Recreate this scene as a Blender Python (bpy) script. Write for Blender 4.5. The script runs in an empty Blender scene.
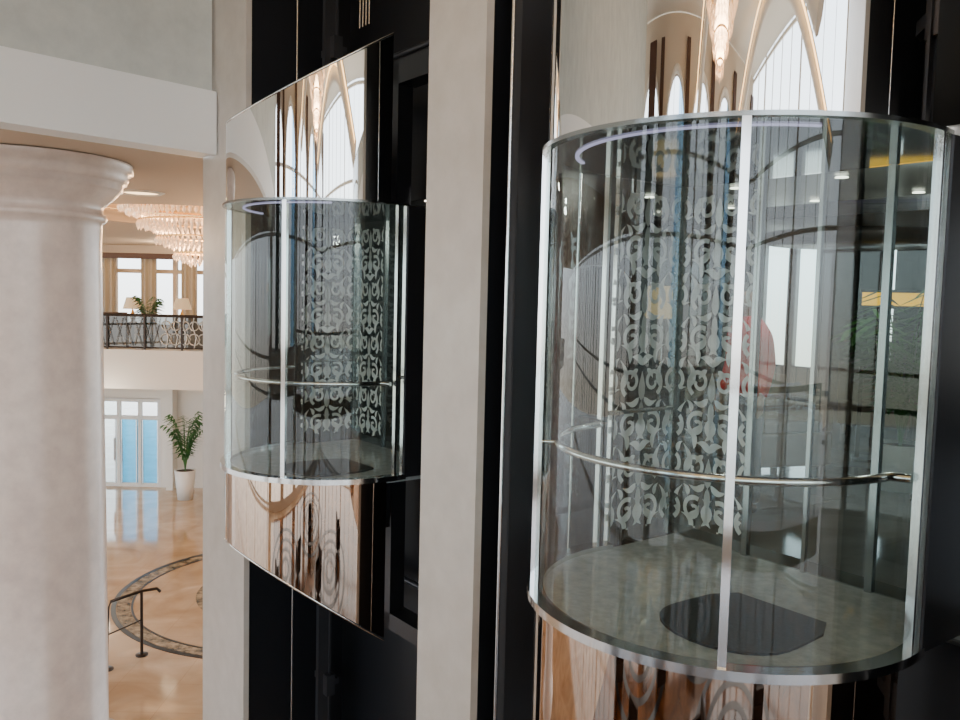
import bpy, bmesh, math, random
from mathutils import Matrix, Vector
random.seed(7)
S=bpy.context.scene
PI=math.pi
def rad(a): return a*PI/180

# ------------------------------------------------------------------ materials
def newmat(name):
    m=bpy.data.materials.new(name); m.use_nodes=True
    nt=m.node_tree; nt.nodes.clear()
    out=nt.nodes.new('ShaderNodeOutputMaterial')
    return m,nt,out
def L(nt,a,b): nt.links.new(a,b)
def princ(name,col,rough=.5,metal=0.,emit=None,es=0.,spec=.5,noise=None,bump=0.,coat=0.):
    m,nt,out=newmat(name)
    p=nt.nodes.new('ShaderNodeBsdfPrincipled')
    p.inputs['Base Color'].default_value=(*col,1)
    p.inputs['Roughness'].default_value=rough
    p.inputs['Metallic'].default_value=metal
    p.inputs['Specular IOR Level'].default_value=spec
    p.inputs['Coat Weight'].default_value=coat
    p.inputs['Coat Roughness'].default_value=.15
    if emit:
        p.inputs['Emission Color'].default_value=(*emit,1); p.inputs['Emission Strength'].default_value=es
    if noise:
        col2,scale,det=noise
        tc=nt.nodes.new('ShaderNodeTexCoord'); n=nt.nodes.new('ShaderNodeTexNoise')
        n.inputs['Scale'].default_value=scale; n.inputs['Detail'].default_value=det; n.inputs['Roughness'].default_value=.65
        r=nt.nodes.new('ShaderNodeValToRGB'); r.color_ramp.elements[0].position=.35; r.color_ramp.elements[1].position=.65
        r.color_ramp.elements[0].color=(*col,1); r.color_ramp.elements[1].color=(*col2,1)
        L(nt,tc.outputs['Object'],n.inputs['Vector']); L(nt,n.outputs['Fac'],r.inputs['Fac']); L(nt,r.outputs['Color'],p.inputs['Base Color'])
        if bump:
            b=nt.nodes.new('ShaderNodeBump'); b.inputs['Strength'].default_value=bump; b.inputs['Distance'].default_value=.01
            L(nt,n.outputs['Fac'],b.inputs['Height']); L(nt,b.outputs['Normal'],p.inputs['Normal'])
    L(nt,p.outputs['BSDF'],out.inputs['Surface'])
    return m
def emis(name,col,s):
    m,nt,out=newmat(name); e=nt.nodes.new('ShaderNodeEmission')
    e.inputs['Color'].default_value=(*col,1); e.inputs['Strength'].default_value=s
    L(nt,e.outputs[0],out.inputs['Surface']); return m
def glass(name,tint,base=.07,graz=.6,power=3.,gcol=(1,1,1)):
    m,nt,out=newmat(name)
    t=nt.nodes.new('ShaderNodeBsdfTransparent'); t.inputs['Color'].default_value=(*tint,1)
    g=nt.nodes.new('ShaderNodeBsdfGlossy'); g.inputs['Roughness'].default_value=.01; g.inputs['Color'].default_value=(*gcol,1)
    lw=nt.nodes.new('ShaderNodeLayerWeight'); lw.inputs['Blend'].default_value=.5
    pw=nt.nodes.new('ShaderNodeMath'); pw.operation='POWER'; pw.inputs[1].default_value=power
    ma=nt.nodes.new('ShaderNodeMath'); ma.operation='MULTIPLY_ADD'; ma.inputs[1].default_value=graz; ma.inputs[2].default_value=base
    mx=nt.nodes.new('ShaderNodeMixShader')
    L(nt,lw.outputs['Facing'],pw.inputs[0]); L(nt,pw.outputs[0],ma.inputs[0]); L(nt,ma.outputs[0],mx.inputs[0])
    L(nt,t.outputs[0],mx.inputs[1]); L(nt,g.outputs[0],mx.inputs[2]); L(nt,mx.outputs[0],out.inputs['Surface'])
    return m
M_plaster=princ('pearl_plaster',(.53,.485,.435),.36,noise=((.60,.555,.505),3.5,8),bump=.2)
M_column=princ('column_pearl',(.71,.585,.525),.27,noise=((.83,.695,.62),4.,9),bump=.15,coat=.4)
M_white=princ('white_plaster',(.82,.79,.74),.6)
M_fascia=princ('fascia_plaster',(.95,.98,1.),.5)
M_grey=princ('grey_stucco',(.56,.60,.59),.55,noise=((.66,.70,.68),3,7),bump=.1)
M_soffit=princ('soffit_plaster',(.62,.50,.39),.7)
M_beige=princ('cream_wall',(.64,.56,.47),.6)
M_black=princ('shaft_black',(.008,.009,.012),.35)
M_blackm=princ('black_steel',(.03,.032,.038),.3,.5)
M_mirror=princ('mirror_steel',(.84,.83,.81),.012,1.)
M_warm_mirror=princ('warm_tint_mirror_steel',(.56,.42,.325),.02,1.)  # mirror steel; the floor's copper reflection is put into its tint
M_steel=princ('brushed_steel',(.66,.66,.65),.14,1.)
M_dsteel=princ('dark_ring_steel',(.30,.32,.32),.2,1.)
M_edge=princ('polished_mullion',(.88,.89,.90),.12,1.)
M_glass=glass('cab_glass',(.75,.815,.795),.045,.40,3.)
M_glass2=glass('back_glass',(.60,.68,.66),.05,.36,2.5)
M_clear=glass('clear_glass',(.93,.97,.96),.04,.4,3.)
M_blueglass=glass('blue_glass',(.26,.62,.78),.06,.4,3.)
M_ltblue=glass('light_blue_glass',(.62,.80,.93),.06,.3,3.)
M_frost=princ('etched_frost',(.66,.675,.655),.5)
M_cabfloor=princ('cab_stone',(.37,.40,.405),.05,noise=((.50,.53,.535),14,8),spec=.9)
M_mat=princ('black_mat',(.012,.014,.016),.5,noise=((.03,.032,.034),60,4))
M_cabceil=princ('cab_ceiling_steel',(.20,.21,.22),.05,.9)
M_led=emis('led_violet',(.72,.66,1.),.8)
M_cove=emis('cove_warm',(1.,.58,.22),7.)
M_gold=princ('gold_leaf',(.75,.45,.14),.3,.8)
M_dark=princ('dark_bronze',(.045,.03,.022),.35,.6)
M_wood=princ('walnut',(.07,.03,.018),.35)
M_leaf=princ('palm_leaf',(.03,.13,.03),.5,noise=((.07,.22,.045),8,3))
M_pot=princ('white_pot',(.8,.8,.78),.4)
M_soil=princ('soil',(.05,.03,.02),.9)
M_shade=princ('lamp_shade',(.85,.68,.48),.7,emit=(1,.68,.38),es=.5)
M_crystal=princ('crystal',(.92,.78,.64),.08,.25,emit=(1.,.60,.34),es=.6,spec=1.)
M_red=princ('red_cloth',(.88,.006,.006),.7)
M_trous=princ('black_trousers',(.015,.015,.02),.8)
M_skin=princ('skin',(.62,.38,.27),.5)
M_hair=princ('black_hair',(.012,.009,.008),.45)
M_whiteeye=princ('eye_white',(.8,.8,.8),.3)
M_lip=princ('lip',(.45,.13,.12),.5)
M_yellow=princ('yellow_panel',(.9,.5,.03),.4,emit=(1.,.5,.02),es=2.0)
M_fabric=princ('sofa_fabric',(.22,.17,.13),.8)
M_fabricd=princ('dark_fabric',(.05,.03,.02),.6)
M_curtain=princ('curtain',(.50,.44,.36),.8)
M_lgrey=princ('landing_grey',(.08,.088,.088),.3)
M_lightmetal=princ('light_scroll',(.6,.6,.58),.4,.3)

def marble(name,c1,c2,c3,rough,scale=.9):
    m,nt,out=newmat(name)
    p=nt.nodes.new('ShaderNodeBsdfPrincipled'); p.inputs['Roughness'].default_value=rough
    tc=nt.nodes.new('ShaderNodeTexCoord'); n=nt.nodes.new('ShaderNodeTexNoise')
    n.inputs['Scale'].default_value=scale; n.inputs['Detail'].default_value=9; n.inputs['Distortion'].default_value=1.2
    r=nt.nodes.new('ShaderNodeValToRGB'); e=r.color_ramp.elements
    e[0].position=.3; e[0].color=(*c1,1); e[1].position=.7; e[1].color=(*c2,1); k=e.new(.5); k.color=(*c3,1)
    b=nt.nodes.new('ShaderNodeTexBrick'); b.inputs['Scale'].default_value=1.; b.offset=0
    b.inputs['Color1'].default_value=(1,1,1,1); b.inputs['Color2'].default_value=(.95,.95,.95,1); b.inputs['Mortar'].default_value=(.80,.75,.7,1)
    b.inputs['Mortar Size'].default_value=.004; b.inputs['Brick Width'].default_value=.9; b.inputs['Row Height'].default_value=.9
    mx=nt.nodes.new('ShaderNodeMix'); mx.data_type='RGBA'; mx.blend_type='MULTIPLY'; mx.inputs[0].default_value=1
    L(nt,tc.outputs['Object'],n.inputs['Vector']); L(nt,tc.outputs['Object'],b.inputs['Vector'])
    L(nt,n.outputs['Fac'],r.inputs['Fac']); L(nt,r.outputs['Color'],mx.inputs[6]); L(nt,b.outputs['Color'],mx.inputs[7])
    L(nt,mx.outputs[2],p.inputs['Base Color']); L(nt,p.outputs[0],out.inputs['Surface']); return m
M_marble=marble('tan_marble',(.46,.31,.19),(.68,.52,.37),(.56,.41,.27),.07)
M_brown=marble('brown_marble',(.05,.017,.007),(.36,.17,.075),(.19,.08,.032),.10,.5)
M_greymarble=marble('grey_marble',(.16,.16,.155),(.30,.30,.29),(.22,.22,.21),.08)
M_inlay=princ('inlay_mottled',(.06,.045,.03),.15,noise=((.42,.33,.22),5.5,3))

# ------------------------------------------------------------------ mesh builder
class MB:
    def __init__(s): s.v=[]; s.f=[]; s.sm=[]
    def add(s,vs,fs,smooth=False):
        b=len(s.v); s.v+= [tuple(p) for p in vs]; s.f+=[tuple(b+i for i in f) for f in fs]; s.sm+=[smooth]*len(fs)
    def box(s,x0,x1,y0,y1,z0,z1):
        s.add([(x0,y0,z0),(x1,y0,z0),(x1,y1,z0),(x0,y1,z0),(x0,y0,z1),(x1,y0,z1),(x1,y1,z1),(x0,y1,z1)],
              [(0,3,2,1),(4,5,6,7),(0,1,5,4),(1,2,6,5),(2,3,7,6),(3,0,4,7)])
    def prism(s,poly,zb,zt):
        n=len(poly); fb=zb if callable(zb) else (lambda x,y:zb); ft=zt if callable(zt) else (lambda x,y:zt)
        vs=[(x,y,fb(x,y)) for x,y in poly]+[(x,y,ft(x,y)) for x,y in poly]
        s.add(vs,[tuple(range(n-1,-1,-1)),tuple(range(n,2*n))])
        for i in range(n):
            j=(i+1)%n; s.add([vs[i],vs[j],vs[n+j],vs[n+i]],[(0,1,2,3)])
    def arc(s,R,a0,a1,zb,zt,n=48):
        fb=zb if callable(zb) else (lambda x,y:zb); ft=zt if callable(zt) else (lambda x,y:zt)
        vs=[];fs=[]
        for i in range(n+1):
            a=rad(a0+(a1-a0)*i/n); x,y=R*math.cos(a),R*math.sin(a); vs+=[(x,y,fb(x,y)),(x,y,ft(x,y))]
        for i in range(n): fs.append((2*i,2*i+2,2*i+3,2*i+1))
        s.add(vs,fs,True)
    def ring(s,R0,R1,a0,a1,z0,z1,n=64):
        s.arc(R1,a0,a1,z0,z1,n)
        vs=[];fs=[]
        for i in range(n+1):
            a=rad(a0+(a1-a0)*i/n); c,d=math.cos(a),math.sin(a)
            vs+=[(R0*c,R0*d,z0),(R0*c,R0*d,z1)]
        for i in range(n): fs.append((2*i,2*i+1,2*i+3,2*i+2))
        s.add(vs,fs,True)
        for z,fl in ((z1,0),(z0,1)):
            vs=[];fs=[]
            for i in range(n+1):
                a=rad(a0+(a1-a0)*i/n); c,d=math.cos(a),math.sin(a); vs+=[(R0*c,R0*d,z),(R1*c,R1*d,z)]
            for i in range(n):
                q=(2*i,2*i+1,2*i+3,2*i+2); fs.append(q if not fl else q[::-1])
            s.add(vs,fs)
        if abs(a1-a0)<359:
            for a in (a0,a1):
                c,d=math.cos(rad(a)),math.sin(rad(a))
                s.add([(R0*c,R0*d,z0),(R1*c,R1*d,z0),(R1*c,R1*d,z1),(R0*c,R0*d,z1)],[(0,1,2,3)])
    def lathe(s,prof,c=(0,0,0),n=48):
        vs=[];fs=[];m=len(prof)
        for i in range(n):
            a=2*PI*i/n
            for r,z in prof: vs.append((c[0]+r*math.cos(a),c[1]+r*math.sin(a),c[2]+z))
        for i in range(n):
            j=(i+1)%n
            for k in range(m-1): fs.append((i*m+k,j*m+k,j*m+k+1,i*m+k+1))
        s.add(vs,fs,True)
    def tube(s,path,r,n=10,closed=False):
        P=[Vector(p) for p in path]; m=len(P); vs=[];fs=[]
        rr=r if isinstance(r,(list,tuple)) else [r]*m
        for i,p in enumerate(P):
            if closed: t=P[(i+1)%m]-P[i-1]
            else: t=P[min(i+1,m-1)]-P[max(i-1,0)]
            t.normalize(); up=Vector((0,0,1)) if abs(t.z)<.95 else Vector((1,0,0))
            a=t.cross(up).normalized(); b=t.cross(a)
            for k in range(n):
                q=2*PI*k/n; vs.append(p+(a*math.cos(q)+b*math.sin(q))*rr[i])
        for i in range(m if closed else m-1):
            j=(i+1)%m
            for k in range(n):
                l=(k+1)%n; fs.append((i*n+k,i*n+l,j*n+l,j*n+k))
        s.add(vs,fs,True)
        if not closed:
            s.add(vs[:n],[tuple(range(n))]); s.add(vs[-n:],[tuple(range(n))])
    def sphere(s,c,r,n=12,m=8):
        if not isinstance(r,(tuple,list)): r=(r,r,r)
        vs=[];fs=[]
        for i in range(m+1):
            ph=PI*i/m
            for k in range(n):
                a=2*PI*k/n; vs.append((c[0]+r[0]*math.sin(ph)*math.cos(a),c[1]+r[1]*math.sin(ph)*math.sin(a),c[2]+r[2]*math.cos(ph)))
        for i in range(m):
            for k in range(n): l=(k+1)%n; fs.append((i*n+k,(i+1)*n+k,(i+1)*n+l,i*n+l))
        s.add(vs,fs,True)
    def make(s,name,mat,parent=None,M=None):
        me=bpy.data.meshes.new(name); me.from_pydata(s.v,[],s.f); me.materials.append(mat)
        me.polygons.foreach_set('use_smooth',s.sm); me.update()
        o=bpy.data.objects.new(name,me); S.collection.objects.link(o)
        if M is not None: o.matrix_basis=M
        if parent: o.parent=parent
        return o
def empty(name,M):
    e=bpy.data.objects.new(name,None); S.collection.objects.link(e); e.matrix_basis=M; e.empty_display_size=.2; return e
def T(x,y,z=0,rz=0): return Matrix.Translation((x,y,z))@Matrix.Rotation(rz,4,'Z')
LW=T(1.283,4.386,0,rad(127.4))     # elevator-wall frame: x along the wall, y out of the wall
def W(s,o,z=0): return LW@Vector((s,o,z))
ZC=4.462    # landing level
ZT=12.5

# ------------------------------------------------------------------ camera
cam=bpy.data.cameras.new('camera'); cam.sensor_width=36; cam.lens=31.875; cam.clip_start=.05
co=bpy.data.objects.new('camera',cam); S.collection.objects.link(co)
co.matrix_world=Matrix.Translation((0,0,6))@Matrix.Rotation(rad(90-4.17),4,'X')@Matrix.Rotation(rad(1.4),4,'Z')
S.camera=co

# ------------------------------------------------------------------ world
w=bpy.data.worlds.new('world'); S.world=w; w.use_nodes=True
nt=w.node_tree; bg=nt.nodes['Background']
tc=nt.nodes.new('ShaderNodeTexCoord'); sx=nt.nodes.new('ShaderNodeSeparateXYZ'); rp=nt.nodes.new('ShaderNodeValToRGB')
rp.color_ramp.elements[0].position=.45; rp.color_ramp.elements[0].color=(.60,.55,.46,1)
rp.color_ramp.elements[1].position=.52; rp.color_ramp.elements[1].color=(.86,.94,1.,1)
k=rp.color_ramp.elements.new(1.); k.color=(.50,.72,1.,1)
mp=nt.nodes.new('ShaderNodeMath'); mp.operation='MULTIPLY_ADD'; mp.inputs[1].default_value=.5; mp.inputs[2].default_value=.5
nt.links.new(tc.outputs['Generated'],sx.inputs[0]); nt.links.new(sx.outputs['Z'],mp.inputs[0]); nt.links.new(mp.outputs[0],rp.inputs[0]); nt.links.new(rp.outputs[0],bg.inputs[0])
bg.inputs[1].default_value=5.3

# ------------------------------------------------------------------ shell
b=MB(); b.box(-40,30,-30,60,-.3,0); b.make('floor',M_marble)
b=MB(); b.prism([(-15.5,.6),(5.5,.6),(4.0,16.5),(-15.5,16.5)],0.002,.012); b.make('floor_atrium',M_brown,M=LW)
b=MB()
for cxx,cyy in ((1.0,5.5),(-6.5,6),(1.0,12),(-6.5,12.5)):
    for r in (.6,1.3,2.1,3.0): b.lathe([(r,.016),(r+.28,.016)],(cxx,cyy,0),48)
b.make('floor_inlay_rings',M_black,M=LW)
for i,(a,c) in enumerate(((1.80,2.47),(5.84,7.10),(-2.47,-1.73))):
    b=MB(); b.box(a,c,.19,.25,0,ZT); b.make('trim_%d'%(i+1),M_plaster,M=LW)
b=MB()
for (a,c) in ((1.82,2.45),(5.86,7.08),(-2.45,-1.75)): b.box(a,c,-.95,.188,0,ZT)
b.box(-2.45,7.1,-1.0,-.95,0,4.25); b.box(-2.45,7.1,-1.0,-.95,6.95,ZT)
for sc in (0,4.25):
    b.box(sc-1.8,sc-1.2,-1.0,-.95,4.25,6.95); b.box(sc+1.55,sc+1.85,-1.0,-.95,4.25,6.95)
b.make('wall_shaft',M_black,M=LW)
M_rail=princ('rail_iron',(.06,.062,.07),.3,.5)
for sc in (0,4.25):
    E=empty('elevator_guide_rails',LW@T(sc,0,0))
    b=MB()
    for sx_ in (-1.35,1.35):
        b.box(sx_-.03,sx_+.03,-.62,-.5,0,ZT); b.box(sx_-.06,sx_+.06,-.64,-.62,0,ZT)
        for i in range(11):
            z=.5+i*1.15
            b.box(sx_-.36 if sx_<0 else sx_-.05, sx_+.05 if sx_<0 else sx_+.36,-.75,-.6,z,z+.07)
            b.box(sx_-.12,sx_+.12,-.66,-.56,z-.08,z+.15)
    for z in (.95,3.25,8.3,9.45,10.6): b.tube([(-1.4,-.7,z),(1.4,-.7,z)],.03,8)
    b.box(1.62,1.70,-.3,.1,0,ZT)
    b.make('rails',M_rail,E)
    b=MB()
    for xx in (-.1,-.04,.02,.08): b.tube([(xx+.5,-.5,8.6),(xx+.5,-.5,ZT)],.008,6)
    b.tube([(-1.62,-.1,0),(-1.62,-.1,ZT)],.012,6); b.tube([(1.66,.14,0),(1.66,.14,ZT)],.014,6); b.tube([(1.35,-.2,0),(1.35,-.2,ZT)],.01,6)
    b.make('cables',M_steel,E)
b=MB(); b.box(-16,-2.48,0,.2,0,ZT); b.make('wall_right',M_plaster,M=LW)

dx,dy=-.166,.986; P0=(6.62,.27); LN=15.2
P1=(P0[0]+dx*LN,P0[1]+dy*LN)
nx,ny=dy,-dx
def strip(off0,off1,z0,z1,name,mat):
    b=MB(); b.prism([(P0[0]+nx*off0,P0[1]+ny*off0),(P0[0]+nx*off1,P0[1]+ny*off1),(P1[0]+nx*off1,P1[1]+ny*off1),(P1[0]+nx*off0,P1[1]+ny*off0)],z0,z1)
    return b.make(name,mat,M=LW)
strip(0,.38,7.50,8.18,'beam_left',M_fascia)
strip(.10,.34,8.18,ZT,'wall_left',M_grey)
HC=(15.1,-2.6); HR=2.7
def ceil_hole(poly,hc,hr,z,name,mat,M):
    bm=bmesh.new(); ed=[]
    vs=[bm.verts.new((x,y,z)) for x,y in poly]; ed+=[bm.edges.new((vs[i],vs[(i+1)%len(vs)])) for i in range(len(vs))]
    hs=[bm.verts.new((hc[0]+hr*math.cos(2*PI*i/64),hc[1]+hr*math.sin(2*PI*i/64),z)) for i in range(64)]
    ed+=[bm.edges.new((hs[i],hs[(i+1)%64])) for i in range(64)]
    bmesh.ops.triangle_fill(bm,edges=ed,use_beauty=True)
    me=bpy.data.meshes.new(name); bm.to_mesh(me); bm.free(); me.materials.append(mat)
    o=bpy.data.objects.new(name,me); S.collection.objects.link(o); o.matrix_basis=M; return o
ceil_hole([(7.12,-14),(36,-14),(36,15.3),(P1[0]+.3,15.3),(7.12,.3)],HC,HR,7.52,'ceiling_lobby',M_soffit,LW)
b=MB(); b.lathe([(HR,7.52),(HR,7.75),(HR-.35,7.75),(HR-.35,7.70)],(HC[0],HC[1],0),64); b.lathe([(HR+.25,7.80),(HR+.25,8.3),(HR-.6,8.6),(1.0,8.75),(0.001,8.75)],(HC[0],HC[1],0),64)
b.make('ceiling_dome',M_soffit,M=LW)
b=MB(); b.lathe([(HR-.30,7.76),(HR-.05,7.76)],(HC[0],HC[1],0),64); b.make('cove_light_lobby',M_cove,M=LW)
b=MB(); b.box(-20,-3,29.4,29.6,7.44,7.50); b.make('cove_light_window',M_cove)
b=MB(); b.box(-20,-3,29.1,29.4,7.25,7.51); b.make('trim_cove',M_soffit)
c_=(-5.35,13.4,0); b=MB(); b.lathe([(.001,7.505),(.26,7.505)],c_,32); b.make('recessed_downlight',emis('downlight_warm',(1,.66,.34),5))
b=MB(); b.lathe([(.26,7.50),(.30,7.485),(.36,7.515)],c_,32); b.make('trim_downlight',M_white)

b=MB(); b.box(-16,36,-14,18,ZT+.02,ZT+.3); b.make('ceiling',M_white,M=LW)
cx,cy=-4.,6.5
b=MB()
for i,(r0,r1,h) in enumerate(((1.5,1.9,.25),(2.6,3.0,.35),(3.7,4.3,.5),(5.2,5.6,.3))):
    b.lathe([(r0,ZT),(r0,ZT-h),(r1,ZT-h),(r1,ZT)],(cx,cy,0),64)
b.make('ceiling_rings',M_white,M=LW)
b=MB()
for r0,r1 in ((1.95,2.1),(3.05,3.2),(4.35,4.5)): b.lathe([(r0,ZT-.03),(r1,ZT-.03)],(cx,cy,0),64)
b.make('cove_light_atrium',M_cove,M=LW)

def curtain(name,p0,p1,z0,z1,step,M,mat=M_white,hz=()):
    E=empty(name,M); b=MB(); d=Vector((p1[0]-p0[0],p1[1]-p0[1])); n=max(1,int(d.length/step)); ang=math.atan2(d.y,d.x)
    Ml=T(p0[0],p0[1],0,ang); ln=d.length
    for i in range(n+1):
        x=ln*i/n; wd=.22 if i%4==0 else .05
        b.box(x-wd/2,x+wd/2,-.1,.1,z0,z1)
    for z in hz: b.box(0,ln,-.06,.06,z-.05,z+.05)
    o=b.make('mullions',mat,E,Ml); return E
curtain('window_1',(-16,17.8),(36,17.8),0,ZT,1.4,LW,hz=(.1,3.2,4.2,7.6,9.5,12.4))
curtain('window_2',(-16,.3),(-16,17.5),0,ZT,1.6,LW,hz=(.1,3.2,4.2,7.6,9.5,12.4))
bm=bmesh.new(); ed=[]
def loop(pts):
    vs=[bm.verts.new(p) for p in pts]
    for i in range(len(vs)): ed.append(bm.edges.new((vs[i],vs[(i+1)%len(vs)])))
loop([(-16,17.3,0),(6,17.3,0),(6,17.3,ZT),(-16,17.3,ZT)])
arcs=[-13.8+k_*4.3 for k_ in range(5)]
for s0 in arcs:
    loop([(s0-1.6,17.3,4.5),(s0+1.6,17.3,4.5)]+[(s0+1.6*math.cos(PI*i/20),17.3,9.2+1.9*math.sin(PI*i/20)) for i in range(21)])
    loop([(s0-1.6,17.3,.3),(s0+1.6,17.3,.3),(s0+1.6,17.3,3.1),(s0-1.6,17.3,3.1)])
bmesh.ops.triangle_fill(bm,edges=ed,use_beauty=True)
me=bpy.data.meshes.new('wall_front'); bm.to_mesh(me); bm.free(); me.materials.append(M_beige)
o=bpy.data.objects.new('wall_front',me); S.collection.objects.link(o); o.matrix_basis=LW
b=MB()
for s0 in arcs:
    b.tube([(s0+1.75*math.cos(PI*i/24),17.2,9.2+2.05*math.sin(PI*i/24)) for i in range(25)],.12,6)
b.make('trim_arches',M_white,M=LW)
b=MB()
for s0 in arcs[1::2]: b.box(s0-1.6,s0-.5,17.4,17.42,4.5,11.1)
b.make('window_tinted',M_ltblue,M=LW)
b=MB(); b.box(-15.9,6,17.0,17.25,3.3,4.4); b.make('trim_gallery',M_white,M=LW)
b=MB()
for k_ in range(6):
    s0=-15.9+k_*4.3
    if s0<5.4: b.box(s0,s0+.6,16.95,17.2,4.5,11.9)
b.box(2.7,3.9,16.95,17.2,4.5,11.9)
b.make('trim_walnut',M_wood,M=LW)
b=MB(); c2=MB()
for s0 in (-12,-4.5):
    pts=[(s0+.0,16.5-15*t,8.4+3.9*math.sin(PI*min(1,.15+t*.85))) for t in [i/24 for i in range(25)]]
    b.tube(pts,.28,8); c2.tube([(x+.5,y,z+.15) for x,y,z in pts],.05,6)
b.make('trim_ribs',M_white,M=LW); c2.make('cove_light_ribs',M_cove,M=LW)

b=MB(); b.prism([(-5,.8),(3.3,.8),(7,-4.5),(7,-11),(-5,-11)],4.1,4.4); b.make('balcony_floor',M_marble)
E=empty('balcony_railing',T(0,0,0))
b=MB(); b.tube([(-4.9,.72,5.4),(3.2,.72,5.4)],.025); 
for i in range(8): b.box(-4.9+i*1.15,-4.86+i*1.15,.7,.74,4.4,5.4)
b.make('rail',M_steel,E)
b=MB(); b.box(-4.9,3.2,.715,.725,4.45,5.35); b.make('glass',M_clear,E)

# ------------------------------------------------------------------ landing behind the lifts
b=MB(); b.box(-4,6.97,-9,-1.01,4.26,ZC-.01); b.make('floor_landing',M_greymarble,M=LW)
b=MB(); b.box(-4,6.97,-9,-1.01,7.15,7.3); b.make('ceiling_landing',M_lgrey,M=LW)
b=MB(); b.box(6.98,7.1,-9,-1.01,0,7.5); b.make('wall_landing_left',M_lgrey,M=LW)
b=MB(); b.box(-4.1,-4,-9,-1.01,4.2,7.3); b.make('wall_landing_right',M_grey,M=LW)
b=MB(); b.box(-4,7,-9.1,-9.0,0,5.0)
for a,c in ((-4,-3.0),(-1.5,.2),(.8,3.0),(3.25,3.7),(3.9,4.95),(5.35,5.5),(5.95,7)): b.box(a,c,-9.1,-9,5.0,7.3)
b.make('wall_landing_back',M_lgrey,M=LW)
b=MB(); b.box(.2,3.6,-6.2,-3.2,6.78,6.9); b.lathe([(.001,6.6),(.9,6.6),(.9,6.7),(.001,6.7)],(1.6,-4.2,0),40); b.make('dark_reflection_slab',M_black,M=LW)  # added slab and disc, standing in for dark reflections in the cab glass
b=MB()
for i in range(9):
    for j in range(4): 
        c=W(-3+i*1.1,-2+-j*1.4); b.lathe([(.001,7.14),(.05,7.14),(.06,7.13)],(c.x,c.y,0),10)
b.make('downlights',emis('downlight',(1,.9,.75),8))

# ------------------------------------------------------------------ etched damask
def spiral(c,r0,r1,a0,a1,w0,w1,n=22):
    pts=[];
    for i in range(n+1):
        t=i/n; a=rad(a0+(a1-a0)*t); r=r0+(r1-r0)*t; pts.append((c[0]+r*math.cos(a),c[1]+r*math.sin(a),w0+(w1-w0)*t))
    return pts
def leaf(p,q,w,bend=0,n=8):
    pts=[];dx=q[0]-p[0];dy=q[1]-p[1]
    for i in range(n+1):
        t=i/n; o=bend*math.sin(PI*t); pts.append((p[0]+dx*t-dy*o,p[1]+dy*t+dx*o,max(.0012,w*math.sin(PI*min(1,t**.7)))))
    return pts
SCL=1.2
TW,TH=.34,.46
motif=[spiral((.085,.10),.075,.018,-60,380,.013,.009),spiral((.09,.33),.07,.016,120,-300,.013,.009),
 leaf((.0,.0),(.0,.16),.026),leaf((.0,.19),(.085,.235),.021,.2),leaf((.02,.02),(.12,.0),.018,-.25),
 leaf((.16,.06),(.17,.22),.019,.25),leaf((.0,.46),(.0,.30),.020),leaf((.10,.20),(.17,.30),.017,.3),
 leaf((.03,.25),(.03,.40),.016,.35),leaf((.13,.40),(.16,.46),.015,.2),leaf((.035,.17),(.085,.12),.015,.1),leaf((.12,.30),(.05,.36),.014,.2)]
motif=[[(x*SCL,y*SCL,w_*SCL) for x,y,w_ in st] for st in motif]; TW*=SCL; TH*=SCL
def damask(mb,mapf,Wd,H):
    nc=int(Wd/TW)+2; nr=int(H/TH)+2; off=(Wd-(nc-1)*TW)/2
    for i in range(nc):
        for j in range(-1,nr):
            ox=off+i*TW; oy=j*TH+(TH/2 if i%2 else 0)
            for mir in (1,-1):
                for st in motif:
                    n=len(st); L_=[];R_=[]
                    for k in range(n):
                        a=st[max(k-1,0)]; c=st[min(k+1,n-1)]; tx,ty=c[0]-a[0],c[1]-a[1]; l=math.hypot(tx,ty) or 1; tx/=l; ty/=l
                        x,y,w_=st[k]
                        L_.append((ox+mir*(x-ty*w_),oy+y+tx*w_)); R_.append((ox+mir*(x+ty*w_),oy+y-tx*w_))
                    vs=[];fs=[]
                    for k in range(n-1):
                        q=[L_[k],L_[k+1],R_[k+1],R_[k]]
                        if all(0<=p[0]<=Wd and 0<=p[1]<=H for p in q):
                            bb=len(vs); vs+=[mapf(*p) for p in q]; fs.append((bb,bb+1,bb+2,bb+3))
                    if fs: mb.add(vs,fs)

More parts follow.
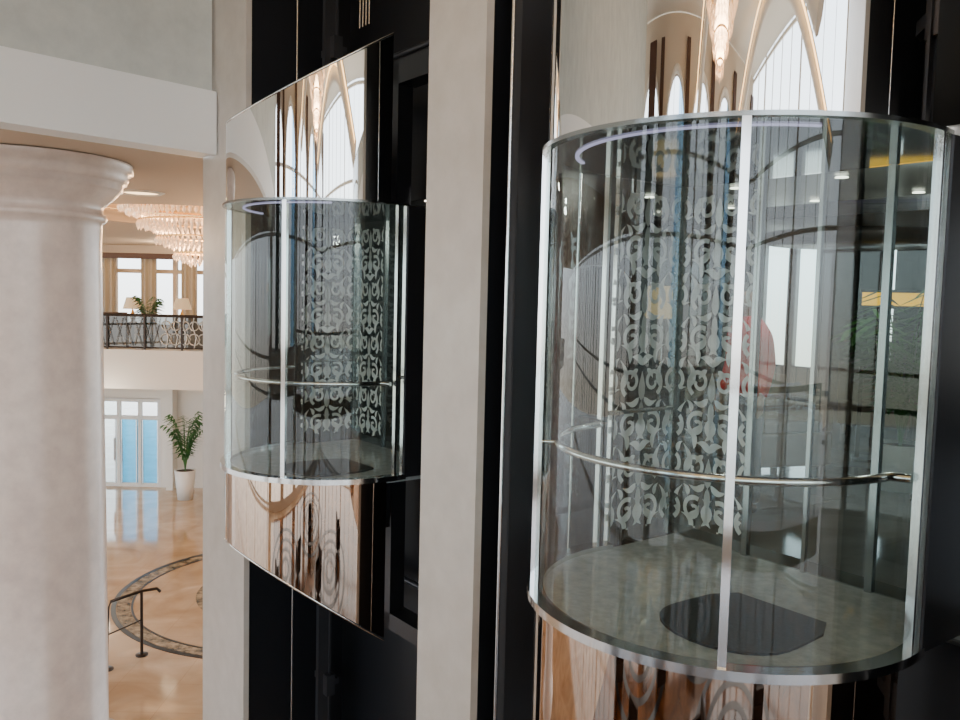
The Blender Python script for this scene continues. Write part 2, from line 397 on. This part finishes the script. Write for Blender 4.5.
# ------------------------------------------------------------------ elevator cab
def elevator(sc):
    E=empty('panoramic_elevator',LW@T(sc,0,ZC))
    H=2.285; R=.98
    b=MB()
    for a0,a1 in ((-9,51.5),(52.5,127.5),(128.5,189)): b.arc(R-.012,a0,a1,0.0,H,40)
    b.make('curved_glass',M_glass,E)
    b=MB()
    for a in (52,128):
        c,d=math.cos(rad(a)),math.sin(rad(a)); 
        vs=[]
        for rr,tt in ((R-.03,-.018),(R+.01,-.018),(R+.01,.018),(R-.03,.018)): vs.append((c*rr-d*tt,d*rr+c*tt))
        b.prism(vs,0,H)
    b.make('mullions',M_edge,E)
    b=MB()
    for a in (-9,189,-4,184):
        c,d=math.cos(rad(a)),math.sin(rad(a)); vs=[]
        for rr,tt in ((R-.03,-.01),(R+.008,-.01),(R+.008,.01),(R-.03,.01)): vs.append((c*rr-d*tt,d*rr+c*tt))
        b.prism(vs,0,H)
    b.make('end_posts',M_steel,E)
    b=MB()
    b.box(.945,.985,-.78,-.72,0,H)
    for x in (-.42,.37): b.box(x-.02,x+.02,-.78,-.74,0,H)
    b.box(-.037,-.013,-.775,-.745,0,H)
    for x in (-.94,.94): b.tube([(x,-.1,.85),(x,-.7,.85)],.015,8)
    b.make('door_posts',M_dsteel,E)
    b=MB(); b.ring(R-.05,R+.012,-10,190,H,H+.02); b.make('top_ring',M_dsteel,E)
    b=MB(); b.ring(R-.06,R+.025,-10,190,-.015,0.028); b.make('bottom_ring',M_steel,E)
    outl=[(.93*math.cos(rad(a)),.93*math.sin(rad(a))) for a in range(0,181,4)]+[(-.93,-.78),(.93,-.78)]
    b=MB(); b.prism(outl,-.045,.0); b.make('cab_floor',M_cabfloor,E)
    b=MB(); b.prism(outl,H+.002,H+.02); b.make('cab_ceiling',M_cabceil,E)
    b=MB(); b.ring(.80,.82,30,150,H-.006,H+.001); b.make('led_strip',M_led,E)
    b=MB(); hp=[(.87*math.cos(rad(a)),.87*math.sin(rad(a)),.80) for a in range(0,181,4)]
    hp=[(.95,-.03,.80)]+hp+[(-.95,-.03,.80)]
    b.tube(hp,.02,12)
    for a in (52,128): c,d=math.cos(rad(a)),math.sin(rad(a)); b.tube([(.87*c,.87*d,.80),(.95*c,.95*d,.80)],.01,8)
    b.make('handrail',M_steel,E)
    RC=.962; A0,A1=4,180
    lat=lambda x,y:-.468*x-.884*y+.962
    dep=lambda x,y:-.884*x+.468*y
    ct=lambda x,y:H+.02+.71+.57*lat(x,y)-.19*dep(x,y)
    sb=lambda x,y:-.015-.70-.64*lat(x,y)+.27*dep(x,y)
    def drum(nm,zb,zt,mat):
        b=MB(); b.arc(RC,A0,A1,zb,zt,80); b.make(nm,mat,E)
        b=MB(); b.arc(RC-.02,A0,A1,zb,zt,80); b.make(nm+'_lining',M_blackm,E)
    drum('canopy',H+.02,ct,M_mirror); drum('skirt',sb,-.015,M_warm_mirror)
    b=MB()
    for f in (ct,sb):
        pts=[]
        for i in range(49):
            a=rad(A0+(A1-A0)*i/48); x,y=(RC-.005)*math.cos(a),(RC-.005)*math.sin(a); pts.append((x,y,f(x,y)))
        b.tube(pts,.011,6)
    b.make('raked_edges',M_steel,E)
    b=MB()
    b.box(-.7,.7,-.2,.4,H+.03,H+.3); b.box(-.7,.7,-.2,.4,-.5,-.05)
    for x in (-.5,.5): b.box(x-.06,x+.06,-.45,-.30,H+.04,H+1.3); b.box(x-.06,x+.06,-.45,-.30,-1.5,-.07)
    b.box(-1.2,1.2,-.5,-.3,H+1.1,H+1.3); b.box(-1.2,1.2,-.5,-.3,-1.5,-1.35)
    b.box(-.985,-.965,-.75,-.16,0,H)
    b.make('sling_frame',M_blackm,E)
    b=MB()
    b.add([(.965,-.15,0),(.965,-.75,0),(.965,-.75,H),(.965,-.15,H)],[(0,1,2,3)])
    b.add([(-.965,-.76,0),(.965,-.76,0),(.965,-.76,H),(-.965,-.76,H)],[(0,1,2,3)])
    b.make('back_glass',M_glass2,E)
    b=MB()
    damask(b,lambda u,v:(.955,-.12-u,.08+v),.60,2.15)
    damask(b,lambda u,v:(.39+u,-.75,.08+v),.55,2.15)
    b.make('etched_damask',M_frost,E)
    b=MB()
    pl=[(.36,-.2),(.46,.0),(.48,.3)]+[(.48*math.cos(rad(a)),.42+.38*math.sin(rad(a))) for a in range(0,181,15)]+[(-.48,.3),(-.46,0),(-.36,-.2)]
    pl=[(x*.70-.30,y*.72+.03) for x,y in pl]
    b.prism(pl,0,.012); b.make('floor_mat',M_mat,E)
    return E
elevator(0); elevator(4.33)

# ------------------------------------------------------------------ column
b=MB()
b.lathe([(1.1,0),(1.1,.12),(1.0,.14),(.98,.22),(.88,.28),(.83,.34),(.82,3),(.79,6.5),(.80,6.72),(.80,6.80),(.84,6.81),(.86,6.85),(.84,6.89),(.81,6.90),(.81,6.98),
 (.84,7.01),(.90,7.07),(.98,7.14),(1.01,7.19),(1.04,7.20),(1.04,7.27),(1.08,7.28),(1.11,7.34),(1.11,7.40),(1.16,7.41),(1.16,7.51)],(0,0,0),96)
b.make('column',M_column,M=T(-5.45,10.3))

def chandelier(x,y,ztop,R,tiers,n0,drop,en=220):
    E=empty('crystal_chandelier',T(x,y,ztop)); b=MB(); f=MB(); z=0
    for t in range(tiers):
        fr=1-.20*t; r=R*fr; zz=-.12-t*drop
        f.ring(r-.03,r,0,360,zz,zz+.03,48)
        for q in range(3):
            rr=r-.13*q*R/1.5; n=int(n0*rr/R)
            for i in range(n):
                a=2*PI*(i+.5*q)/n; c,d=math.cos(a)*rr,math.sin(a)*rr; s_=.035+.015*random.random(); h=drop*(.42+.25*random.random())
                zc=zz-h*.4-.05*q
                b.add([(c+s_,d,zc),(c,d+s_,zc),(c-s_,d,zc),(c,d-s_,zc),(c,d,zc+h*.5),(c,d,zc-h*.5)],
                      [(0,1,4),(1,2,4),(2,3,4),(3,0,4),(1,0,5),(2,1,5),(3,2,5),(0,3,5)])
    f.tube([(0,0,.9),(0,0,-.1)],.03,8)
    for i in range(8): a=PI*i/4; f.tube([(0,0,.1),(R*.95*math.cos(a),R*.95*math.sin(a),-.1)],.015,6)
    b.make('crystals',M_crystal,E); f.make('frame',M_gold,E)
    l=bpy.data.lights.new('glow','POINT'); l.energy=en; l.color=(1,.62,.32); l.shadow_soft_size=.6
    o=bpy.data.objects.new('glow',l); S.collection.objects.link(o); o.parent=E; o.location=(0,0,-.9)
chandelier(-5.75,18.0,7.85,1.75,4,96,.32,450)
chandelier(-3.5,-5.0,11.0,1.8,5,90,.35,250)

b=MB(); b.ring(3.08,3.32,0,360,.0,.006,96); b.ring(1.75,1.9,0,360,.0,.006,64)
E=empty('floor_medallion',T(-3.65,16.85,0)); b.make('mottled_band',M_inlay,E)
b=MB(); b.ring(3.33,3.42,0,360,.0,.007,96); b.ring(3.03,3.07,0,360,.0,.007,96); b.make('dark_border',M_black,E)

E=empty('handrail_stanchion',T(-5.45,13.6,0,rad(10)))
b=MB(); b.tube([(-.42,-.5,.03),(-.42,-.5,.3),(-.42,-.42,.95),(-.40,-.3,1.03),(0,0,1.08),(.22,.1,1.08),(.27,.12,1.02)],.025,8)
b.tube([(0,0,0),(0,0,1.08)],.025,8); b.lathe([(.001,.02),(.10,.02),(.1,0)],(0,0,0),16); b.lathe([(.001,.02),(.10,.02),(.1,0)],(-.42,-.5,0),16); b.tube([(-.42,-.48,.55),(0,0,.6)],.012,6)
b.make('rail',M_dark,E)

# ------------------------------------------------------------------ far mezzanine
YM=22.6
b=MB(); b.box(-24,-3,YM,31.1,3.35,4.4); b.make('mezzanine_floor',M_white)
E=empty('mezzanine_railing',T(0,YM+.08,4.4))
b=MB(); b.tube([(-14,0,.92),(-5,0,.92)],.04,8); b.tube([(-14,0,.06),(-5,0,.06)],.02,6)
for i in range(10): b.box(-14+i,-13.95+i,-.02,.02,0,.92)
b.make('frame',M_dark,E)
b=MB(); b.add([(-14,.035,.06),(-5,.035,.06),(-5,.035,.88),(-14,.035,.88)],[(0,1,2,3)]); b.make('glass',glass('smoked_glass',(.16,.17,.17),.08,.4,3.),E)
bd=MB(); bl=MB()
for i in range(36):
    x=-13.9+i*.25; b=bd if x<-8.4 else bl
    if b is bd: 
        b.tube([(x-.1,0,.1),(x+.1,0,.85)],.008,4); b.tube([(x+.1,0,.1),(x-.1,0,.85)],.008,4); continue
    for zc,rr in ((.66,.12),(.30,.15)):
        b.tube([(x+rr*math.cos(2*PI*k/12),0,zc+rr*math.sin(2*PI*k/12)) for k in range(12)],.018,5,True)
    b.tube([(x,0,.06),(x+.06,0,.35),(x-.05,0,.65),(x,0,.9)],.018,5)
bd.make('lattice',princ('mid_iron',(.14,.13,.12),.4,.3),E); bl.make('scrolls',M_lightmetal,E)
E=empty('window_3',T(0,31,0)); b=MB()
for i in range(16): b.box(-20+i*1.1,-19.86+i*1.1,-.1,.1,4.4,7.5)
b.box(-20,-3,-.1,.1,4.4,4.75); b.box(-20,-3,-.08,.08,6.6,6.75); b.box(-20,-3,-.1,.1,7.2,7.5)
b.make('frames',M_soffit,E)
b=MB()
for i in range(12):
    x0=-19.5+i*1.45
    pts=[(x0+.06*k, .07*math.sin(k*1.7)-.35) for k in range(11)]
    for k in range(10): b.add([(pts[k][0],pts[k][1],4.4),(pts[k+1][0],pts[k+1][1],4.4),(pts[k+1][0],pts[k+1][1],7.3),(pts[k][0],pts[k][1],7.3)],[(0,1,2,3)],True)
b.make('curtains',M_curtain,E)
b=MB(); b.box(-20,-3,-.6,-.4,7.1,7.5); b.make('pelmet',M_wood,E)
DX=-.40
b=MB()
b.box(-24,-11.85+DX,25.6,25.8,0,3.34); b.box(-9.25+DX,-3,25.6,25.8,0,3.34); b.box(-11.85+DX,-9.25+DX,25.6,25.8,2.7,3.34)
b.box(-9.35,-9.15,25.2,25.6,0,3.34); b.make('wall_back',M_white)
E=empty('door_1',T(-10.55+DX,25.65,0)); b=MB()
for x in (-1.26,-.62,.02,.66,1.25): b.box(x-.05,x+.05,-.06,.06,0,2.7)
for z in (.06,2.12,2.66): b.box(-1.28,1.28,-.05,.05,z-.06,z+.06)
b.make('frame',M_pot,E)
b=MB()
for x in (-.54,.1,.74):
    b.box(x-.0,x+.03,-.07,.0,.1,2.06); b.box(x+.45,x+.48,-.07,.0,.1,2.06)
b.make('leaf_stiles',M_steel,E)
b=MB(); b.box(-1.25,.0,-.01,.01,0,2.65); b.make('glass_left',M_clear,E)
b=MB(); b.box(.0,1.25,-.01,.01,0,2.1); b.make('glass_right',M_blueglass,E)
b=MB(); 
for x in (-.1,.14): b.tube([(x,-.1,.8),(x,-.1,1.5)],.02,6); 
b.make('handles',M_steel,E)
b=MB(); b.box(-3,-2.8,18,32,0,7.5); b.make('wall_lobby_right',M_white)

def palm(loc,h,pot_h,pot_r,n=14,spread=.7,seed=1):
    rnd=random.Random(seed); E=empty('potted_palm',T(*loc)); b=MB()
    b.lathe([(.001,0),(pot_r*.7,0),(pot_r,pot_h),(pot_r*.9,pot_h),(pot_r*.88,pot_h-.05),(.001,pot_h-.05)],n=24); b.make('pot',M_pot,E)
    b=MB(); b.lathe([(.001,pot_h-.03),(pot_r*.88,pot_h-.03)],n=20); b.make('soil',M_soil,E)
    b=MB()
    for i in range(n):
        a=2*PI*i/n+rnd.random()*.5; hh=(h-pot_h)*(.65+.35*rnd.random()); sp=spread*(.5+.5*rnd.random()); pts=[]
        for k in range(11):
            t=k/10; pts.append(Vector((math.cos(a)*sp*t**1.4,math.sin(a)*sp*t**1.4,pot_h-.05+hh*(t*1.25-.35*t*t*t))))
        b.tube(pts,[.012*(1-.8*k/10) for k in range(11)],5)
        for k in range(3,11):
            for sg in (1,-1):
                side=Vector((-math.sin(a),math.cos(a),0))*sg; ln=.30*math.sin(PI*min(1,(k-1)/10))+.06
                tip=pts[k]+side*ln+Vector((math.cos(a)*.12,math.sin(a)*.12,-.10)); wv=Vector((math.cos(a),math.sin(a),0))*.028
                b.add([pts[k]-wv,pts[k]+wv,(pts[k]+tip)/2+wv,tip,(pts[k]+tip)/2-wv],[(0,1,2,3,4)])
    b.make('fronds',M_leaf,E)
palm((-8.42,24.2,0),2.75,.85,.30,n=22,spread=.6,seed=3)
palm((-9.25,23.6,4.4),1.65,.35,.22,n=12,spread=.35,seed=5)

def table_lamp_set(x,y,z):
    E=empty('table_lamp',T(x,y,z+.65)); b=MB()
    b.lathe([(.001,0),(.12,0),(.12,.02),(.04,.05),(.09,.18),(.03,.34),(.015,.40),(.015,.5)],n=20); b.make('base',M_gold,E)
    b=MB(); b.lathe([(.27,.40),(.17,.73)],n=28); b.make('shade',M_shade,E)
    E2=empty('side_table',T(x,y,z)); b=MB(); b.lathe([(.001,.65),(.3,.65),(.3,.61),(.04,.58),(.04,.05),(.2,.0)],n=24); b.make('top',M_wood,E2)
table_lamp_set(-9.95,24.3,4.4); table_lamp_set(-8.75,24.9,4.4)
def sofa(x,y,z,rz,mat=M_fabric,k=1.):
    E=empty('armchair',T(x,y,z,rz)); b=MB()
    b.box(-.42,.42,-.4,.4,.12,.42); b.box(-.42,-.30,-.4,.4,.42,.64); b.box(.30,.42,-.4,.4,.42,.64); b.box(-.42,.42,.28,.42,.42,.88); b.box(-.29,.29,-.38,.27,.42,.52)
    for sx_ in (-.36,.36):
        for sy_ in (-.34,.34): b.box(sx_-.03,sx_+.03,sy_-.03,sy_+.03,0,.12)
    o=b.make('upholstery',mat,E); md=o.modifiers.new('b','BEVEL'); md.width=.02; md.segments=2
sofa(-11.0,24.6,4.4,.4); sofa(-7.8,25.9,4.4,-.3); sofa(-11.6,26.5,4.4,0)
for i,(s_,o_) in enumerate(((2.2,3.6),(-.2,4.0),(1.0,7.6),(-4,7),(-1.5,10.5),(3,10),(-8.5,5),(-5,11))):
    p=W(s_,o_); sofa(p.x,p.y,.02,i*1.3,M_fabricd)

# ------------------------------------------------------------------ landing contents
p=W(.82,-3.55); palm((p.x,p.y,ZC-.01),1.95,.4,.22,n=26,spread=.5,seed=9)
E=empty('illuminated_sign',T(4.1,8.5,ZC-.01,rad(-22))); b=MB(); b.box(-.28,.28,-.04,.04,1.57,1.70); b.make('panel',M_yellow,E)
b=MB(); b.box(-.30,.30,-.05,.03,1.54,1.57); b.box(-.30,.30,-.05,.03,1.70,1.73)
for x in (-.25,.25): b.box(x-.02,x+.02,-.03,.03,0,1.54)
b.box(-.3,.3,-.15,.15,0,.03); b.make('stand',M_dark,E)
E=empty('floor_lamp',LW@T(3.28,-3.29,ZC-.01)); b=MB(); b.lathe([(.001,0),(.18,0),(.18,.03),(.02,.05),(.015,1.3)],n=20); b.make('stand',M_steel,E)
b=MB(); b.lathe([(.19,1.38),(.15,1.72)],n=28); b.make('shade',M_shade,E)
for s_,o_,r_ in ((1.9,-3.2,.3),(2.6,-6.6,1.),(0.4,-7,2.),(5.0,-3.5,1.2)):
    p=W(s_,o_); sofa(p.x,p.y,ZC-.01,r_)

# ------------------------------------------------------------------ person in red
def skin(name,verts,edges,mat,parent,sub=2):
    me=bpy.data.meshes.new(name); me.from_pydata([v[:3] for v in verts],edges,[]); me.materials.append(mat)
    o=bpy.data.objects.new(name,me); S.collection.objects.link(o); o.parent=parent
    md=o.modifiers.new('skin','SKIN'); md.use_smooth_shade=True
    if not me.skin_vertices: 
        bm=bmesh.new(); bm.from_mesh(me); bm.verts.layers.skin.verify(); bm.to_mesh(me); bm.free()
    sv=me.skin_vertices[0].data
    for i,v in enumerate(verts):
        r=v[3]; sv[i].radius=r if isinstance(r,tuple) else (r,r); sv[i].use_root=(i==0)
    md=o.modifiers.new('sub','SUBSURF'); md.levels=sub; md.render_levels=sub
    return o
def person(M):
    E=empty('person_in_red_shirt',M)
    b=MB(); secs=[(.86,.165,.115,0),(.93,.17,.118,0),(1.02,.145,.10,0),(1.10,.140,.098,0),(1.22,.158,.112,-.01),(1.32,.172,.110,-.005),(1.38,.170,.095,0),(1.42,.125,.075,.005),(1.45,.075,.062,.005),(1.47,.058,.056,.005)]
    n=28; vs=[];fs=[]
    for z,rx,ry,oy in secs:
        for k in range(n):
            a=2*PI*k/n; c,s_=math.cos(a),math.sin(a)
            vs.append((rx*math.copysign(abs(c)**.85,c),oy+ry*math.copysign(abs(s_)**.85,s_),z))
    for i in range(len(secs)-1):
        for k in range(n): l=(k+1)%n; fs.append((i*n+k,i*n+l,(i+1)*n+l,(i+1)*n+k))
    fs.append(tuple(range(n))[::-1]); fs.append(tuple(range((len(secs)-1)*n,len(secs)*n)))
    b.add(vs,fs,True); o=b.make('shirt_torso',M_red,E); md=o.modifiers.new('s','SUBSURF'); md.levels=1; md.render_levels=1
    for sg in (1,-1):
        skin('sleeve',[(.06*sg,0,1.37,.05),(.13*sg,0,1.368,.056),(.178*sg,.0,1.31,.052),(.205*sg,.02,1.12,.044),(.218*sg,-.03,.95,.036),(.22*sg,-.055,.885,.033)],[(0,1),(1,2),(2,3),(3,4),(4,5)],M_red,E)
    skin('trousers',[(0,0,.93,(.12,.12)),(0,0,.88,(.12,.12))]+[v for sg in (1,-1) for v in ((.085*sg,0,.80,.092),(.095*sg,-.01,.50,.062),(.10*sg,.02,.28,.055),(.10*sg,.02,.07,.05))],[(0,1),(1,2),(2,3),(3,4),(4,5),(1,6),(6,7),(7,8),(8,9)],M_trous,E)
    for sg in (1,-1):
        skin('shoe',[(.10*sg,.05,.05,(.04,.045)),(.10*sg,-.04,.04,(.045,.035)),(.10*sg,-.15,.03,(.04,.028))],[(0,1),(1,2)],M_hair,E)
        bx,by,bz=.22*sg,-.065,.875
        skin('palm',[(bx,by+.01,bz+.05,.024),(bx,by,bz,.024),(bx,by-.008,bz-.045,(.018,.036)),(bx,by-.012,bz-.085,(.014,.036))],[(0,1),(1,2),(2,3)],M_skin,E)
        for k,(oy,ln) in enumerate(((-.032,.068),(-.011,.077),(.011,.071),(.031,.055))):
            y0=by-.012+oy; z0=bz-.075
            skin('finger',[(bx,y0,z0,.009),(bx-.004*sg,y0-.004,z0-ln*.5,.0085),(bx-.014*sg,y0-.006,z0-ln*.8,.008),(bx-.024*sg,y0-.006,z0-ln,.007)],[(0,1),(1,2),(2,3)],M_skin,E,1)
        skin('thumb',[(bx,by-.02,bz-.03,.012),(bx-.008*sg,by-.05,bz-.06,.010),(bx-.014*sg,by-.056,bz-.09,.008)],[(0,1),(1,2)],M_skin,E,1)
    skin('neck',[(0,.005,1.42,.052),(0,0,1.47,.046),(0,-.01,1.52,.05)],[(0,1),(1,2)],M_skin,E)
    n=24;m=18
    def headmesh(f):
        vs=[];fs=[]
        for i in range(m+1):
            ph=PI*i/m
            for k in range(n):
                a=2*PI*k/n; vs.append(f(math.sin(ph)*math.cos(a),math.sin(ph)*math.sin(a),math.cos(ph)))
        for i in range(m):
            for k in range(n): l=(k+1)%n; fs.append((i*n+k,(i+1)*n+k,(i+1)*n+l,i*n+l))
        return vs,fs
    def hf(x,y,z):
        tp=1-.22*max(0,-z)**1.3; X=.076*x*tp; Y=.095*y*tp
        if z<-.7 and y<0: Y-=.014
        return (X,Y-.01,.115*z+1.585)
    b=MB(); b.add(*headmesh(hf),True)
    for sg in (1,-1): b.sphere((.074*sg,.005,1.58),(.01,.02,.032),8,6)
    b.sphere((0,-.108,1.566),(.014,.02,.014),10,6); b.sphere((0,-.104,1.585),(.009,.014,.026),10,6)
    b.make('head',M_skin,E)
    b=MB()
    for sg in (1,-1): b.sphere((.028*sg,-.094,1.592),(.013,.009,.008),10,6)
    b.make('eyes',M_whiteeye,E)
    b=MB()
    for sg in (1,-1): b.sphere((.028*sg,-.102,1.592),(.006,.003,.006),8,6); b.tube([(.045*sg,-.091,1.609),(.028*sg,-.102,1.614),(.012*sg,-.106,1.610)],.004,5)
    b.make('brows',M_hair,E)
    def hr(x,y,z):
        f=.80 if ((y<-.25 and z<.42) or z<-.55) else 1.12
        return (.078*x*f,.098*y*f-.002,.116*z*f+1.592)
    b=MB(); b.add(*headmesh(hr),True); b.make('hair',M_hair,E)
    b=MB(); b.tube([(-.022,-.092,1.535),(0,-.102,1.533),(.022,-.092,1.535)],.005,6); b.make('mouth',M_lip,E)
person(T(1.99,6.30,ZC-.01,rad(-65)))

def pl(loc,e,col,r=.3,name='lobby_downlight'):
    l=bpy.data.lights.new(name,'POINT'); l.energy=e; l.color=col; l.shadow_soft_size=r
    o=bpy.data.objects.new(name,l); S.collection.objects.link(o); o.location=loc
pl((-10,22,3.0),60,(1,.85,.65)); pl((-8,14,6.9),150,(1,.66,.38)); pl((-10,27,7),110,(1,.75,.5))
pl((1.7,5.9,6.9),30,(1,.93,.85),.08,'landing_fill')  # added fill without a fixture, brightens the figure in red
pl((3.4,6.6,6.9),40,(1,.93,.85),.08,'landing_fill')  # second added fill, lifts the palm behind the right cab
